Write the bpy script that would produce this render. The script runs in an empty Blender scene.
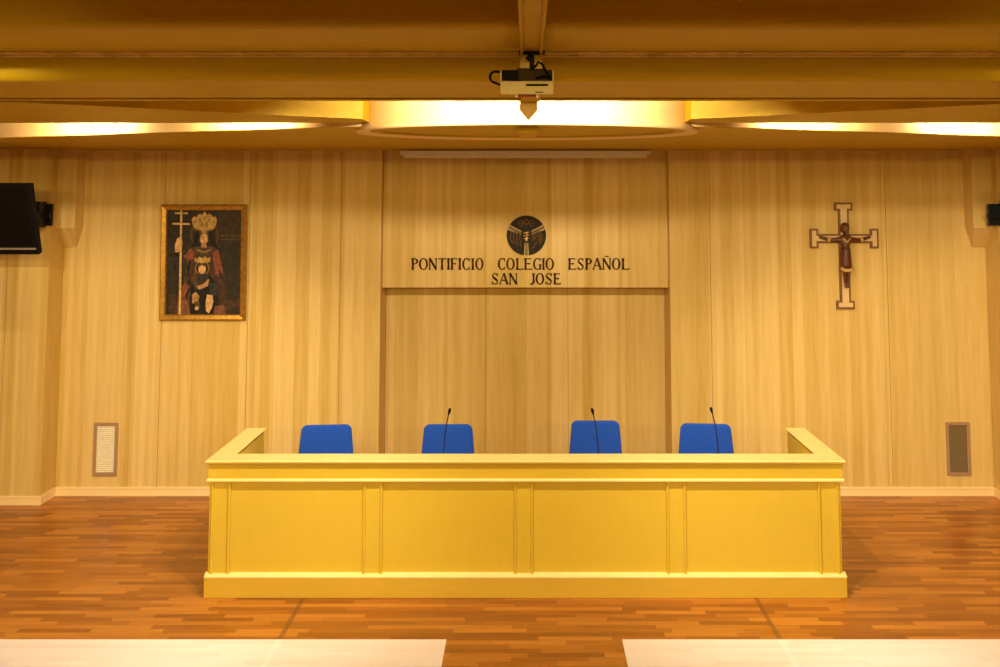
import bpy, bmesh, math, random
from mathutils import Vector, Matrix

C = bpy.context.scene
COL = C.collection
PI = math.pi

# ------------------------------------------------------------------ camera
CAMZ = 2.68
F = 1010.0                      # focal length in picture widths/1000
TILT = math.atan(0.0832)        # camera looks slightly up
CX, CY = 527.0, 122.0           # optical centre in the 1000x667 frame (shifted lens)
cam_d = bpy.data.cameras.new('camera')
cam = bpy.data.objects.new('camera', cam_d); COL.objects.link(cam)
cam.location = (0, 0, CAMZ); cam.rotation_euler = (PI/2 + TILT, 0, 0)
cam_d.sensor_width = 36.0; cam_d.lens = 36.0*F/1000
cam_d.shift_x = (500.0 - CX)/1000; cam_d.shift_y = (CY - 333.5)/1000
cam_d.clip_start = 0.05; cam_d.clip_end = 100
C.camera = cam

# ------------------------------------------------------------------ colour management, world
C.view_settings.view_transform = 'Standard'
C.view_settings.look = 'None'
C.view_settings.gamma = 1
C.view_settings.use_curve_mapping = False
C.view_settings.exposure = -0.33
try: C.cycles.use_denoising = True
except Exception: pass
w = bpy.data.worlds.new('world'); C.world = w; w.use_nodes = True
w.node_tree.nodes['Background'].inputs[0].default_value = (1.0, 0.72, 0.30, 1)
w.node_tree.nodes['Background'].inputs[1].default_value = 0.15

# ------------------------------------------------------------------ lights of the room
WARM = (1.0, 0.86, 0.60)
def area(name, loc, target, sx, sy, power, color=WARM, spread=PI):
    d = bpy.data.lights.new(name, 'AREA'); d.shape = 'RECTANGLE'; d.size = sx; d.size_y = sy
    d.energy = power; d.color = color; d.spread = spread
    o = bpy.data.objects.new(name, d); COL.objects.link(o); o.location = loc
    o.rotation_euler = (Vector(target) - Vector(loc)).to_track_quat('-Z', 'Y').to_euler()
    return o
def spot(name, loc, target, power, deg, blend=0.4, radius=0.05, color=WARM):
    d = bpy.data.lights.new(name, 'SPOT'); d.energy = power; d.color = color
    d.spot_size = math.radians(deg); d.spot_blend = blend; d.shadow_soft_size = radius
    o = bpy.data.objects.new(name, d); COL.objects.link(o); o.location = loc
    o.rotation_euler = (Vector(target) - Vector(loc)).to_track_quat('-Z', 'Y').to_euler()
    return o
# spot lamps of the audience ceiling, out of the frame behind the stepped soffits, plus added fill spots
for s in (-1, 1):
    spot('ceiling_spotlight', (s*2.2, 1.0, 3.70), (s*4.6, 9.5, 1.1), 850, 40, 0.6, 0.05)
    spot('ceiling_spotlight', (s*1.7, 1.0, 3.66), (s*3.0, 9.5, 0.0), 270, 44, 1.0, 0.12)
    spot('ceiling_spotlight', (s*0.9, 0.6, 3.66), (s*1.2, 7.0, 0.0), 180, 44, 1.0, 0.10)
    for x_ in (1.0, 3.0):
        spot('floor_fill_spot', (s*x_, 2.6, 3.70), (s*x_*1.05, 5.6, 0.0), 420, 40, 0.8, 0.10, (1.0, 0.93, 0.78))  # added fill to brighten the floor before the bench
    spot('bench_fill_spot', (s*0.35, 5.52, 3.44), (s*1.7, 7.6, 0.3), 270, 74, 0.9, 0.05, (1.0, 0.89, 0.62))  # added fill from above for the bench top
    spot('bench_fill_spot', (s*0.90, 5.52, 3.44), (s*2.7, 7.8, 0.3), 320, 78, 0.9, 0.05, (1.0, 0.89, 0.62))  # added fill for the bench ends
area('rear_fill_light', (0, -2.9, 3.50), (0, 8, 2.3), 9.0, 0.12, 420, (1.0, 0.76, 0.22))  # unseen fill added behind the camera to lift the upper wall
# strip lights hidden in the coves
area('cove_strip_light', (0, 5.62, 3.335), (0, 6.6, 3.26), 1.2, 0.05, 82, (1, 0.84, 0.55), math.radians(130))
for x, y in ((-3.32, 7.33), (-1.93, 6.90), (1.93, 6.90), (3.32, 7.33)):
    area('cove_strip_light', (x, y, 3.36), (x*1.0, y+0.4, 3.28), 0.42, 0.04, 30.0, (1, 0.80, 0.45))

# ------------------------------------------------------------------ helpers
def ray(px, py):
    u = (px - CX)/F; v = (CY - py)/F
    c, s = math.cos(TILT), math.sin(TILT)
    return u, c - v*s, v*c + s
def at(px, py, Y):
    """world (x, z) of a measured point at depth Y"""
    a, b, c = ray(px, py)
    return a/b*Y, CAMZ + c/b*Y

def link(o, parent=None):
    COL.objects.link(o)
    if parent is not None: o.parent = parent
    return o
def obj(name, bm, mats, parent=None, smooth=False, bevel=0.0, seg=2):
    me = bpy.data.meshes.new(name)
    bmesh.ops.recalc_face_normals(bm, faces=bm.faces)
    bm.to_mesh(me); bm.free()
    if not isinstance(mats, (list, tuple)): mats = [mats]
    for m in mats: me.materials.append(m)
    if smooth:
        for p in me.polygons: p.use_smooth = True
    o = bpy.data.objects.new(name, me)
    link(o, parent)
    if bevel > 0:
        b = o.modifiers.new('bevel', 'BEVEL'); b.width = bevel; b.segments = seg
        b.limit_method = 'ANGLE'; b.angle_limit = math.radians(40)
    return o
def thing(name, label, cat, loc=(0, 0, 0), rotz=0.0, group=None):
    o = bpy.data.objects.new(name, None); COL.objects.link(o)
    o.empty_display_size = 0.1
    o.location = loc; o.rotation_euler = (0, 0, rotz)
    o['label'] = label; o['category'] = cat
    if group: o['group'] = group
    return o
def struct(name, bm, mats, **k):
    o = obj(name, bm, mats, **k); o['kind'] = 'structure'; return o
def box(bm, x0, x1, y0, y1, z0, z1, mi=0):
    vs = [bm.verts.new((x, y, z)) for x in (x0, x1) for y in (y0, y1) for z in (z0, z1)]
    fs = [(0, 1, 3, 2), (4, 6, 7, 5), (0, 4, 5, 1), (2, 3, 7, 6), (0, 2, 6, 4), (1, 5, 7, 3)]
    for f in fs:
        fc = bm.faces.new([vs[i] for i in f]); fc.material_index = mi
def B(*a, mi=0):
    bm = bmesh.new(); box(bm, *a, mi=mi); return bm
def prism(bm, pts, z0, z1, mi=0):
    """plan polygon extruded along z"""
    lo = [bm.verts.new((x, y, z0)) for x, y in pts]; hi = [bm.verts.new((x, y, z1)) for x, y in pts]
    n = len(pts)
    bm.faces.new(lo[::-1]).material_index = mi; bm.faces.new(hi).material_index = mi
    for i in range(n):
        bm.faces.new([lo[i], lo[(i+1) % n], hi[(i+1) % n], hi[i]]).material_index = mi
def slab_xz(bm, pts, y0, y1, mi=0):
    """elevation polygon (x,z) extruded along y"""
    a = [bm.verts.new((x, y0, z)) for x, z in pts]; b = [bm.verts.new((x, y1, z)) for x, z in pts]
    n = len(pts)
    bm.faces.new(a).material_index = mi; bm.faces.new(b[::-1]).material_index = mi
    for i in range(n):
        bm.faces.new([a[i], b[i], b[(i+1) % n], a[(i+1) % n]]).material_index = mi
def tube(bm, path, r, n=10, mi=0, cap=True):
    """swept round tube; r may be a list"""
    path = [Vector(p) for p in path]
    rs = r if isinstance(r, (list, tuple)) else [r]*len(path)
    rings = []; prev = None
    for i, p in enumerate(path):
        t = (path[min(i+1, len(path)-1)] - path[max(i-1, 0)]).normalized()
        if prev is None:
            a = Vector((0, 0, 1)) if abs(t.z) < 0.9 else Vector((1, 0, 0))
            u = t.cross(a).normalized()
        else:
            u = (prev - t*prev.dot(t)).normalized()
        prev = u; v = t.cross(u)
        rings.append([bm.verts.new(p + rs[i]*(math.cos(2*PI*k/n)*u + math.sin(2*PI*k/n)*v)) for k in range(n)])
    for a, b in zip(rings, rings[1:]):
        for k in range(n):
            bm.faces.new([a[k], a[(k+1) % n], b[(k+1) % n], b[k]]).material_index = mi
    if cap:
        bm.faces.new(rings[0][::-1]).material_index = mi; bm.faces.new(rings[-1]).material_index = mi
def ball(bm, c, rx, ry, rz, u=14, v=10, mi=0):
    r = bmesh.ops.create_uvsphere(bm, u_segments=u, v_segments=v, radius=1)
    for vt in r['verts']:
        vt.co = Vector((vt.co.x*rx + c[0], vt.co.y*ry + c[1], vt.co.z*rz + c[2]))
        for f in vt.link_faces: f.material_index = mi; f.smooth = True

# ------------------------------------------------------------------ materials
def lin(c):
    return tuple(((v/255)/12.92 if v/255 <= 0.04045 else ((v/255+0.055)/1.055)**2.4) for v in c)
class N:
    def __init__(s, name, rough=0.5, spec=0.4, metal=0.0):
        s.m = bpy.data.materials.new(name); s.m.use_nodes = True
        s.t = s.m.node_tree; s.b = s.t.nodes['Principled BSDF']
        s.b.inputs['Roughness'].default_value = rough
        s.b.inputs['Specular IOR Level'].default_value = spec
        s.b.inputs['Metallic'].default_value = metal
    def n(s, typ, **k):
        nd = s.t.nodes.new(typ)
        for a, v in k.items(): setattr(nd, a, v)
        return nd
    def l(s, a, b): s.t.links.new(a, b)
    def math(s, op, a, b=None, c=None):
        nd = s.n('ShaderNodeMath', operation=op)
        for i, v in enumerate((a, b, c)):
            if v is None: continue
            if hasattr(v, 'is_linked'): s.l(v, nd.inputs[i])
            else: nd.inputs[i].default_value = v
        return nd.outputs[0]
    def ramp(s, fac, stops):
        r = s.n('ShaderNodeValToRGB'); e = r.color_ramp.elements
        while len(e) < len(stops): e.new(0.5)
        for el, (p, c) in zip(e, stops): el.position = p; el.color = (*c, 1)
        s.l(fac, r.inputs[0]); return r.outputs[0]
    def mix(s, fac, a, b, mode='MIX'):
        nd = s.n('ShaderNodeMix', data_type='RGBA', blend_type=mode)
        for i, v in ((0, fac), (6, a), (7, b)):
            if hasattr(v, 'is_linked'): s.l(v, nd.inputs[i])
            elif i == 0: nd.inputs[0].default_value = v
            else: nd.inputs[i].default_value = (*v, 1)
        return nd.outputs[2]
def plain(name, rgb, rough=0.5, metal=0.0, spec=0.4, noise=0.06, scale=40):
    k = N(name, rough, spec, metal)
    tc = k.n('ShaderNodeTexCoord'); nz = k.n('ShaderNodeTexNoise'); nz.inputs['Scale'].default_value = scale
    k.l(tc.outputs['Object'], nz.inputs['Vector'])
    a = tuple(v*(1-noise) for v in rgb); b = tuple(min(1, v*(1+noise)) for v in rgb)
    k.l(k.ramp(nz.outputs[0], [(0.3, a), (0.7, b)]), k.b.inputs['Base Color'])
    return k.m
def wood(name, c_dark, c_light, grain='Z', across='X', width=0.13, stretch=14, rough=0.45, spec=0.25, fine=0.35, tone=0.75, blotch=0.0):
    """veneer: strips of slightly different tone across one axis, fibres along the grain axis"""
    k = N(name, rough, spec)
    geo = k.n('ShaderNodeNewGeometry'); sep = k.n('ShaderNodeSeparateXYZ'); k.l(geo.outputs['Position'], sep.inputs[0])
    ax = {'X': 0, 'Y': 1, 'Z': 2}
    a = sep.outputs[ax[across]]
    # strips of unequal width: warp the coordinate a little first
    warp = k.math('MULTIPLY', k.math('SINE', k.math('MULTIPLY', a, 9.7)), 0.035)
    q = k.math('DIVIDE', k.math('ADD', a, warp), width)
    wn = k.n('ShaderNodeTexWhiteNoise', noise_dimensions='1D'); k.l(k.math('FLOOR', q), wn.inputs['W'])
    q2 = k.math('DIVIDE', a, width*0.37)
    wn2 = k.n('ShaderNodeTexWhiteNoise', noise_dimensions='1D'); k.l(k.math('FLOOR', q2), wn2.inputs['W'])
    mp = k.n('ShaderNodeMapping'); k.l(geo.outputs['Position'], mp.inputs['Vector'])
    sc = [26, 26, 26]; sc[ax[grain]] = 26/stretch
    mp.inputs['Scale'].default_value = sc
    nz = k.n('ShaderNodeTexNoise'); nz.inputs['Scale'].default_value = 1.0; nz.inputs['Detail'].default_value = 5
    nz.inputs['Roughness'].default_value = 0.6
    k.l(mp.outputs[0], nz.inputs['Vector'])
    f = k.math('ADD', k.math('MULTIPLY', wn.outputs[0], tone*0.6), k.math('MULTIPLY', wn2.outputs[0], tone*0.4))
    f = k.math('ADD', k.math('MULTIPLY', k.math('SUBTRACT', nz.outputs[0], 0.5), fine*2.2), f)
    f = k.math('ADD', f, 0.5 - tone*0.5)
    col = k.ramp(f, [(0.0, c_dark), (1.0, c_light)])
    if blotch:
        n2 = k.n('ShaderNodeTexNoise'); n2.inputs['Scale'].default_value = 3.0; n2.inputs['Detail'].default_value = 3
        k.l(geo.outputs['Position'], n2.inputs['Vector'])
        col = k.mix(k.math('MULTIPLY', n2.outputs[0], blotch), col, c_dark)
    k.l(col, k.b.inputs['Base Color'])
    return k.m
def parquet(name, stops, seam, rough=0.28, seam_x=(-1.535, 1.57), row=0.058, length=0.46):
    k = N(name, rough, 0.4)
    geo = k.n('ShaderNodeNewGeometry'); sep = k.n('ShaderNodeSeparateXYZ'); k.l(geo.outputs['Position'], sep.inputs[0])
    X, Y = sep.outputs[0], sep.outputs[1]
    rowi = k.math('FLOOR', k.math('DIVIDE', Y, row))
    wr = k.n('ShaderNodeTexWhiteNoise', noise_dimensions='1D'); k.l(rowi, wr.inputs['W'])
    xs = k.math('ADD', k.math('DIVIDE', X, length), k.math('MULTIPLY', wr.outputs[0], 7.3))
    xi = k.math('FLOOR', xs)
    cmb = k.n('ShaderNodeCombineXYZ'); k.l(xi, cmb.inputs[0]); k.l(rowi, cmb.inputs[1])
    wb = k.n('ShaderNodeTexWhiteNoise', noise_dimensions='2D'); k.l(cmb.outputs[0], wb.inputs['Vector'])
    # fibres along x, different in every block
    mp = k.n('ShaderNodeMapping'); mp.inputs['Scale'].default_value = (3.0, 45, 1)
    k.l(geo.outputs['Position'], mp.inputs['Vector'])
    off = k.n('ShaderNodeVectorMath', operation='SCALE'); k.l(wb.outputs['Color'], off.inputs[0]); off.inputs['Scale'].default_value = 20
    add = k.n('ShaderNodeVectorMath', operation='ADD'); k.l(mp.outputs[0], add.inputs[0]); k.l(off.outputs[0], add.inputs[1])
    nz = k.n('ShaderNodeTexNoise'); nz.inputs['Scale'].default_value = 1.0; nz.inputs['Detail'].default_value = 4
    k.l(add.outputs[0], nz.inputs['Vector'])
    f = k.math('ADD', k.math('MULTIPLY', wb.outputs['Value'], 0.75), k.math('MULTIPLY', k.math('SUBTRACT', nz.outputs[0], 0.37), 0.75))
    col = k.ramp(f, stops)
    # fine joints
    fy = k.math('FRACT', k.math('DIVIDE', Y, row)); fx = k.math('FRACT', xs)
    j = k.math('MAXIMUM', k.math('LESS_THAN', fy, 0.03), k.math('LESS_THAN', fx, 0.006))
    col = k.mix(k.math('MULTIPLY', j, 0.35), col, seam)
    # the two long joints running towards the wall
    for sx in seam_x:
        d = k.math('LESS_THAN', k.math('ABSOLUTE', k.math('SUBTRACT', X, sx)), 0.017)
        col = k.mix(k.math('MULTIPLY', d, 0.6), col, seam)
    k.l(col, k.b.inputs['Base Color'])
    return k.m
def fabric(name, rgb):
    k = N(name, 0.85, 0.15)
    tc = k.n('ShaderNodeTexCoord'); nz = k.n('ShaderNodeTexNoise'); nz.inputs['Scale'].default_value = 110; nz.inputs['Detail'].default_value = 4
    k.l(tc.outputs['Object'], nz.inputs['Vector'])
    a = tuple(v*0.72 for v in rgb); b = tuple(min(1, v*1.2) for v in rgb)
    k.l(k.ramp(nz.outputs[0], [(0.35, a), (0.68, b)]), k.b.inputs['Base Color'])
    k.b.inputs['Sheen Weight'].default_value = 0.25
    bp = k.n('ShaderNodeBump'); bp.inputs['Strength'].default_value = 0.25; k.l(nz.outputs[0], bp.inputs['Height'])
    k.l(bp.outputs[0], k.b.inputs['Normal'])
    return k.m

WD, WL = (0.54, 0.340, 0.065), (0.81, 0.585, 0.255)
M = {}
M['wall'] = wood('wall_veneer', WD, WL, 'Z', 'X')
M['side'] = wood('side_veneer', WD, WL, 'Z', 'Y')
M['ceil'] = wood('ceiling_veneer', (0.38, 0.235, 0.005), (0.62, 0.40, 0.012), 'X', 'Y', width=0.22, tone=0.3, spec=0.12)
M['groove'] = plain('panel_groove', (0.34, 0.20, 0.05), 0.8)
M['cream'] = plain('skirting_wood', (0.90, 0.66, 0.32), 0.4, noise=0.02, scale=6)
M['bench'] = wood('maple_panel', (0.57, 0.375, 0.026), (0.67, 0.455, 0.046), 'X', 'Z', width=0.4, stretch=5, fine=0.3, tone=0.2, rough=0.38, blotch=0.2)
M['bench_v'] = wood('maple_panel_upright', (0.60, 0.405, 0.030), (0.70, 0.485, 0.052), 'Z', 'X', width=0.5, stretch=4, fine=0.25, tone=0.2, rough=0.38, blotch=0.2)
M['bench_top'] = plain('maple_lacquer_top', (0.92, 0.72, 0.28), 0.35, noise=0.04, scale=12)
M['plinth'] = wood('maple_plinth', (0.56, 0.345, 0.03), (0.67, 0.43, 0.05), 'X', 'Z', width=0.3, stretch=6, fine=0.3, tone=0.2, rough=0.4)
M['floor'] = parquet('merbau_parquet', [(0.0, (0.24, 0.068, 0.008)), (0.45, (0.38, 0.12, 0.014)), (1.0, (0.60, 0.23, 0.032))], (0.14, 0.05, 0.015))
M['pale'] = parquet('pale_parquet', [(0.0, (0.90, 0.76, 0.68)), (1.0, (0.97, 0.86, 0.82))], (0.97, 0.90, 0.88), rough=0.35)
M['blue'] = fabric('blue_upholstery', (0.012, 0.075, 0.50))
M['black'] = plain('black_plastic', (0.005, 0.004, 0.004), 0.6, spec=0.1)
M['blackm'] = plain('black_metal', (0.008, 0.008, 0.009), 0.45, 0.3)
M['screen'] = plain('dark_glass_screen', (0.006, 0.004, 0.004), 0.35, spec=0.08, noise=0.02)
M['paint_cream'] = plain('paled_fascia_wood', (0.82, 0.58, 0.26), 0.5, noise=0.03)  # ceiling wood paled so drum and soffit fascias look lit
M['silver'] = plain('silver_strip', (0.6, 0.58, 0.55), 0.3, 0.8)
M['chrome'] = plain('chrome', (0.7, 0.68, 0.65), 0.2, 1.0)
M['white'] = plain('white_enamel', (0.80, 0.74, 0.62), 0.45, noise=0.03)
M['gold'] = plain('gilded_wood', (0.46, 0.24, 0.035), 0.32, 0.55, noise=0.25, scale=30)
M['golddark'] = plain('dark_gilding', (0.30, 0.14, 0.03), 0.4, 0.4, noise=0.25, scale=30)
M['letter'] = plain('dark_brown_letters', (0.06, 0.020, 0.003), 0.7, spec=0.1)
M['emblem'] = plain('blackened_bronze', (0.016, 0.009, 0.005), 0.6, 0.0, spec=0.2, noise=0.4, scale=60)
M['bronze'] = plain('brushed_bronze', (0.15, 0.075, 0.022), 0.5, 0.1, noise=0.3, scale=80)
M['brass'] = plain('polished_brass', (0.75, 0.46, 0.18), 0.3, 0.6)
M['alu'] = plain('brown_anodised_frame', (0.42, 0.26, 0.15), 0.45, 0.2)
M['louvre_w'] = plain('cream_louvre', (0.80, 0.70, 0.50), 0.5)
M['louvre_d'] = plain('grey_brown_louvre', (0.20, 0.13, 0.06), 0.5)
M['proj'] = plain('beige_projector_shell', (0.62, 0.50, 0.30), 0.45)
M['projdark'] = plain('dark_grey_projector_back', (0.05, 0.033, 0.014), 0.6, spec=0.1)
M['red'] = plain('red_lens_ring', (0.35, 0.03, 0.02), 0.3)
M['cross'] = plain('pale_painted_cross', (0.68, 0.47, 0.22), 0.5)
M['crossrim'] = plain('dark_wooden_rim', (0.20, 0.085, 0.02), 0.5)
M['corpus'] = plain('dark_carved_wood', (0.105, 0.028, 0.010), 0.4, noise=0.2)
M['cloth'] = plain('gilded_loincloth', (0.55, 0.34, 0.12), 0.45)

# ------------------------------------------------------------------ room shell
WY = 9.62          # main rear wall
FY = 9.33         # side stretches standing forward
HY = 9.74          # header over the alcove
AY = 10.02          # alcove back
TOP = 3.214        # underside of the rear soffit
XJL, XJR = -4.38, 4.338
SX = 6.6

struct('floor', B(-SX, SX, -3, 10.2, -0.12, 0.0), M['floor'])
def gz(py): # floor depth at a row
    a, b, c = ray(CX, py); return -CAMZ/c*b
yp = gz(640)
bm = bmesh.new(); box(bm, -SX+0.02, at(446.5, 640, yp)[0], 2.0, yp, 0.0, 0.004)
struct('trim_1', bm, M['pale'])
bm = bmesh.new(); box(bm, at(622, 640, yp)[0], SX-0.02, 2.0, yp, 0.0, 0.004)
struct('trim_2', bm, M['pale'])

# rear wall of vertical boards with narrow open joints
def panelled(bm, xs, y0, y1, z0, z1, gap=0.004):
    for a, b in zip(xs, xs[1:]):
        box(bm, a + gap/2, b - gap/2, y0, y1, z0, z1, mi=0)
    box(bm, xs[0]+0.003, xs[-1]-0.003, y0+0.012, y1-0.002, z0, z1, mi=1)
xl = at(380.3, 300, WY)[0]; xr = at(670.2, 300, WY)[0]
bm = bmesh.new()
panelled(bm, [XJL, at(162, 300, WY)[0], at(248, 300, WY)[0], at(340, 300, WY)[0], xl], WY, WY+0.1, 0, 3.6)
panelled(bm, [xr, at(711, 300, WY)[0], at(888, 300, WY)[0], XJR], WY, WY+0.1, 0, 3.6)
# cheeks of the alcove
box(bm, xl-0.1, xl, WY+0.002, AY, 0, 3.6); box(bm, xr, xr+0.1, WY+0.002, AY, 0, 3.6)
# header board over the alcove and its underside
zh = at(500, 287.5, HY)[1]
panelled(bm, [xl, at(485, 250, HY)[0], at(567, 250, HY)[0], xr], HY, HY+0.06, zh, 3.6, gap=0.003)
box(bm, xl, xr, HY+0.05, AY, zh, zh+0.05)
# alcove back
panelled(bm, [xl, at(485.5, 350, AY)[0], at(568, 350, AY)[0], xr], AY, AY+0.08, 0, zh+0.1)
# forward side stretches with their returns
panelled(bm, [-SX, -5.9, at(6, 300, FY)[0], XJL], FY, FY+0.3, 0, 3.6)
panelled(bm, [XJR, 5.2, SX], FY, FY+0.3, 0, 3.6)
box(bm, XJL-0.05, XJL, FY+0.001, WY+0.05, 0, 3.6); box(bm, XJR, XJR+0.05, FY+0.001, WY+0.05, 0, 3.6)
struct('wall_back', bm, [M['wall'], M['groove']])
struct('wall_left', B(-SX-0.1, -SX, -3, 10.2, 0, 3.9), M['side'])
struct('wall_right', B(SX, SX+0.1, -3, 10.2, 0, 3.9), M['side'])

# skirting: board with a small cap
def skirt(bm, pts, z1=0.085, t=0.012):
    for (x0, y0), (x1, y1) in zip(pts, pts[1:]):
        if abs(y0-y1) < 1e-6:
            box(bm, min(x0, x1), max(x0, x1), y0-t, y0, 0, z1-0.022)
            box(bm, min(x0, x1), max(x0, x1), y0-t-0.005, y0, z1-0.022, z1)
        else:
            s = t if x0 < 0 else -t
            box(bm, min(x0, x0+s), max(x0, x0+s), min(y0, y1)-t, max(y0, y1), 0, z1-0.022)
            box(bm, min(x0, x0+s*1.3), max(x0, x0+s*1.3), min(y0, y1)-t-0.005, max(y0, y1), z1-0.022, z1)
bm = bmesh.new(); skirt(bm, [(-SX, FY), (XJL, FY), (XJL, WY), (xl, WY)])
struct('baseboard_left', bm, M['cream'], bevel=0.003)
bm = bmesh.new(); skirt(bm, [(SX, FY), (XJR, FY), (XJR, WY), (xr, WY)])
struct('baseboard_right', bm, M['cream'], bevel=0.003)
bm = bmesh.new(); skirt(bm, [(xl, AY), (xr, AY)])
struct('baseboard_back', bm, M['cream'], bevel=0.003)

# boxed-in ducts hanging in the two wall corners
zb = at(60, 228, FY+0.07)[1]
DY = WY - 0.19
struct('trim_3', B(XJL, at(75.5, 200, DY)[0], DY, WY, zb, 3.6), M['wall'], bevel=0.002)
struct('trim_4', B(at(972.5, 200, DY)[0], XJR, DY, WY, zb, 3.6), M['wall'], bevel=0.002)

# tapering wedges standing in for the shade under the boxed-in ducts
def shade_wedge(xa, xb, xc, xd, zl):
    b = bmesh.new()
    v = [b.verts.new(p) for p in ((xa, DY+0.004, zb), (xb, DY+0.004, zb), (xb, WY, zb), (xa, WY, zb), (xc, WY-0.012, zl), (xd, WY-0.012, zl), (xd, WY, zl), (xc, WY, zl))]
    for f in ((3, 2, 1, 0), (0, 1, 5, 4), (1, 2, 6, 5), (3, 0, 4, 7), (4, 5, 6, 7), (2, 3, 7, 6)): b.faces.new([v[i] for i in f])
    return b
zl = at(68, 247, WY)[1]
struct('trim_11', shade_wedge(XJL, at(75.5, 200, DY)[0]-0.002, at(60, 247, WY)[0], at(77, 247, WY)[0], zl), M['wall'])
struct('trim_12', shade_wedge(at(972.5, 200, DY)[0]+0.002, XJR, at(972, 247, WY)[0], at(989, 247, WY)[0], zl), M['wall'])

# ------------------------------------------------------------------ stepped ceiling
ZA, ZB, ZC = 3.38, 3.255, 3.24
YA0, YB0, YB1 = 3.94, 4.63, 5.41
bm = bmesh.new()
box(bm, -SX, SX, -3, YA0, 3.78, 3.86)                 # audience ceiling
def step(y0, y1, z, r):                               # stepped beam with a softly rounded nose
    pr_ = [(y1, z)] + [(y0 + r - r*math.sin(a), z + r*1.0 - r*math.cos(a)) for a in [PI/2*i/8 for i in range(9)]] + [(y0, 3.86), (y1, 3.86)]
    A_ = [bm.verts.new((-SX, y, zz)) for y, zz in pr_]; B_ = [bm.verts.new((SX, y, zz)) for y, zz in pr_]
    bm.faces.new(A_); bm.faces.new(B_[::-1])
    for i in range(len(pr_)): bm.faces.new([A_[i], A_[(i+1) % len(pr_)], B_[(i+1) % len(pr_)], B_[i]])
box(bm, -SX, SX, -0.6, 0.2, 3.43, 3.80)                # unseen beam added to shield the first riser from the rear fill
step(YA0, YB0, ZA, 0.05); step(YB0, YB1, ZB, 0.04)
box(bm, -SX, SX, YB1, 10.2, 3.72, 3.86)               # upper ceiling over the coves
struct('ceiling', bm, M['ceil'])
bm = bmesh.new()
box(bm, -SX, SX, YB0-0.085, YB0-0.06, ZA-0.010, ZA); box(bm, -SX, SX, YB0-0.03, YB0, ZA-0.016, ZA)
struct('trim_5', bm, M['wall'], bevel=0.003)  # lighter veneer paints a highlight along the step edge
bm = bmesh.new()
box(bm, -SX, SX, YB1-0.05, YB1+0.01, ZB-0.010, ZB)
struct('trim_6', bm, M['ceil'], bevel=0.003)
# curved wing panels beside the drum
YC = 6.81
def wing(s):
    n = 14; pts = []
    for i in range(n+1):
        t = i/n; x = 1.06 + t*(2.75-1.06)
        y = 6.49 - (6.49-5.43)*(t**1.08)
        pts.append((s*x, y))
    pts += [(s*SX, 5.43), (s*SX, YC), (s*1.06, YC)]
    b = bmesh.new(); prism(b, pts, ZC, ZC+0.165); return b
struct('trim_7', wing(-1), M['ceil']); struct('trim_8', wing(1), M['ceil'])
# rear soffit with its curved front edge
pts = []
for i in range(49):
    x = -SX + 2*SX*i/48
    a = abs(x)
    y = 6.82 if a < 1.2 else 6.82 + 0.37*(a-1.2) + 0.004*(a-1.2)**2
    pts.append((x, y))
pts += [(SX, 10.2), (-SX, 10.2)]
bm = bmesh.new(); prism(bm, pts, TOP, TOP+0.30)
box(bm, -SX, XJL, FY-0.10, FY, TOP-0.012, TOP); box(bm, XJL, XJR, WY-0.12, WY, TOP-0.008, TOP); box(bm, XJR, SX, FY-0.10, FY, TOP-0.012, TOP)
struct('trim_9', bm, M['ceil'])
bm = bmesh.new(); fr = pts[:49]
prism(bm, [(x, y-0.004) for x, y in fr] + [(x, y+0.01) for x, y in fr[::-1]], TOP+0.004, TOP+0.30)
struct('trim_10', bm, M['paint_cream'])
# oval drum
def ell(rx, ry, n=96, cy=7.07): return [(rx*math.cos(2*PI*i/n), cy + ry*math.sin(2*PI*i/n)) for i in range(n)]
def ring(bm, o, i_, z0, z1):
    n = len(o); V = []
    for pts, z in ((o, z0), (i_, z0), (i_, z1), (o, z1)): V.append([bm.verts.new((x, y, z)) for x, y in pts])
    for a, b in ((0, 1), (1, 2), (2, 3), (3, 0)):
        for k in range(n): bm.faces.new([V[a][k], V[a][(k+1) % n], V[b][(k+1) % n], V[b][k]])
dr = thing('ceiling_drum', 'large oval wooden ceiling drum with brightly lit front rim above the lettering', 'ceiling light', (0, 7.12, 3.208))
def sh(pts): return [(x, y-7.12) for x, y in pts]
bm = bmesh.new(); ring(bm, sh(ell(1.160, 0.719)), sh(ell(1.10, 0.68)), 0.0, 0.41)
obj('drum_wall', bm, M['paint_cream'], dr, smooth=False)
# flared lower lip with a rounded nose
prof = [(0.0, 0.42), (0.0, 0.2), (0.001, 0.10), (0.005, 0.06), (0.014, 0.03), (0.028, 0.012), (0.036, 0.0), (0.036, -0.012), (0.026, -0.020), (0.008, -0.020), (0.0, -0.012), (-0.05, -0.010), (-0.055, 0.012), (-0.02, 0.2), (-0.02, 0.42)]
bm = bmesh.new(); VV = [[bm.verts.new((x, y, z)) for x, y in sh(ell(1.163+d, 0.72+d))] for d, z in prof]; nn_ = 96
for a in range(len(prof)):
    A_, B_ = VV[a], VV[(a+1) % len(prof)]
    for k in range(nn_): bm.faces.new([A_[k], A_[(k+1) % nn_], B_[(k+1) % nn_], B_[k]])
obj('drum_lip', bm, M['paint_cream'], dr, smooth=True)
bm = bmesh.new(); ring(bm, sh(ell(1.10, 0.67)), sh(ell(1.03, 0.60)), -0.008, 0.03)
obj('inner_rim', bm, M['ceil'], dr)
bm = bmesh.new(); prism(bm, sh(ell(1.031, 0.601)), 0.003, 0.05); obj('drum_soffit', bm, M['ceil'], dr)
for c in dr.children:
    for p in c.data.polygons:
        if abs(p.normal.z) < 0.3: p.use_smooth = True

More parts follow.
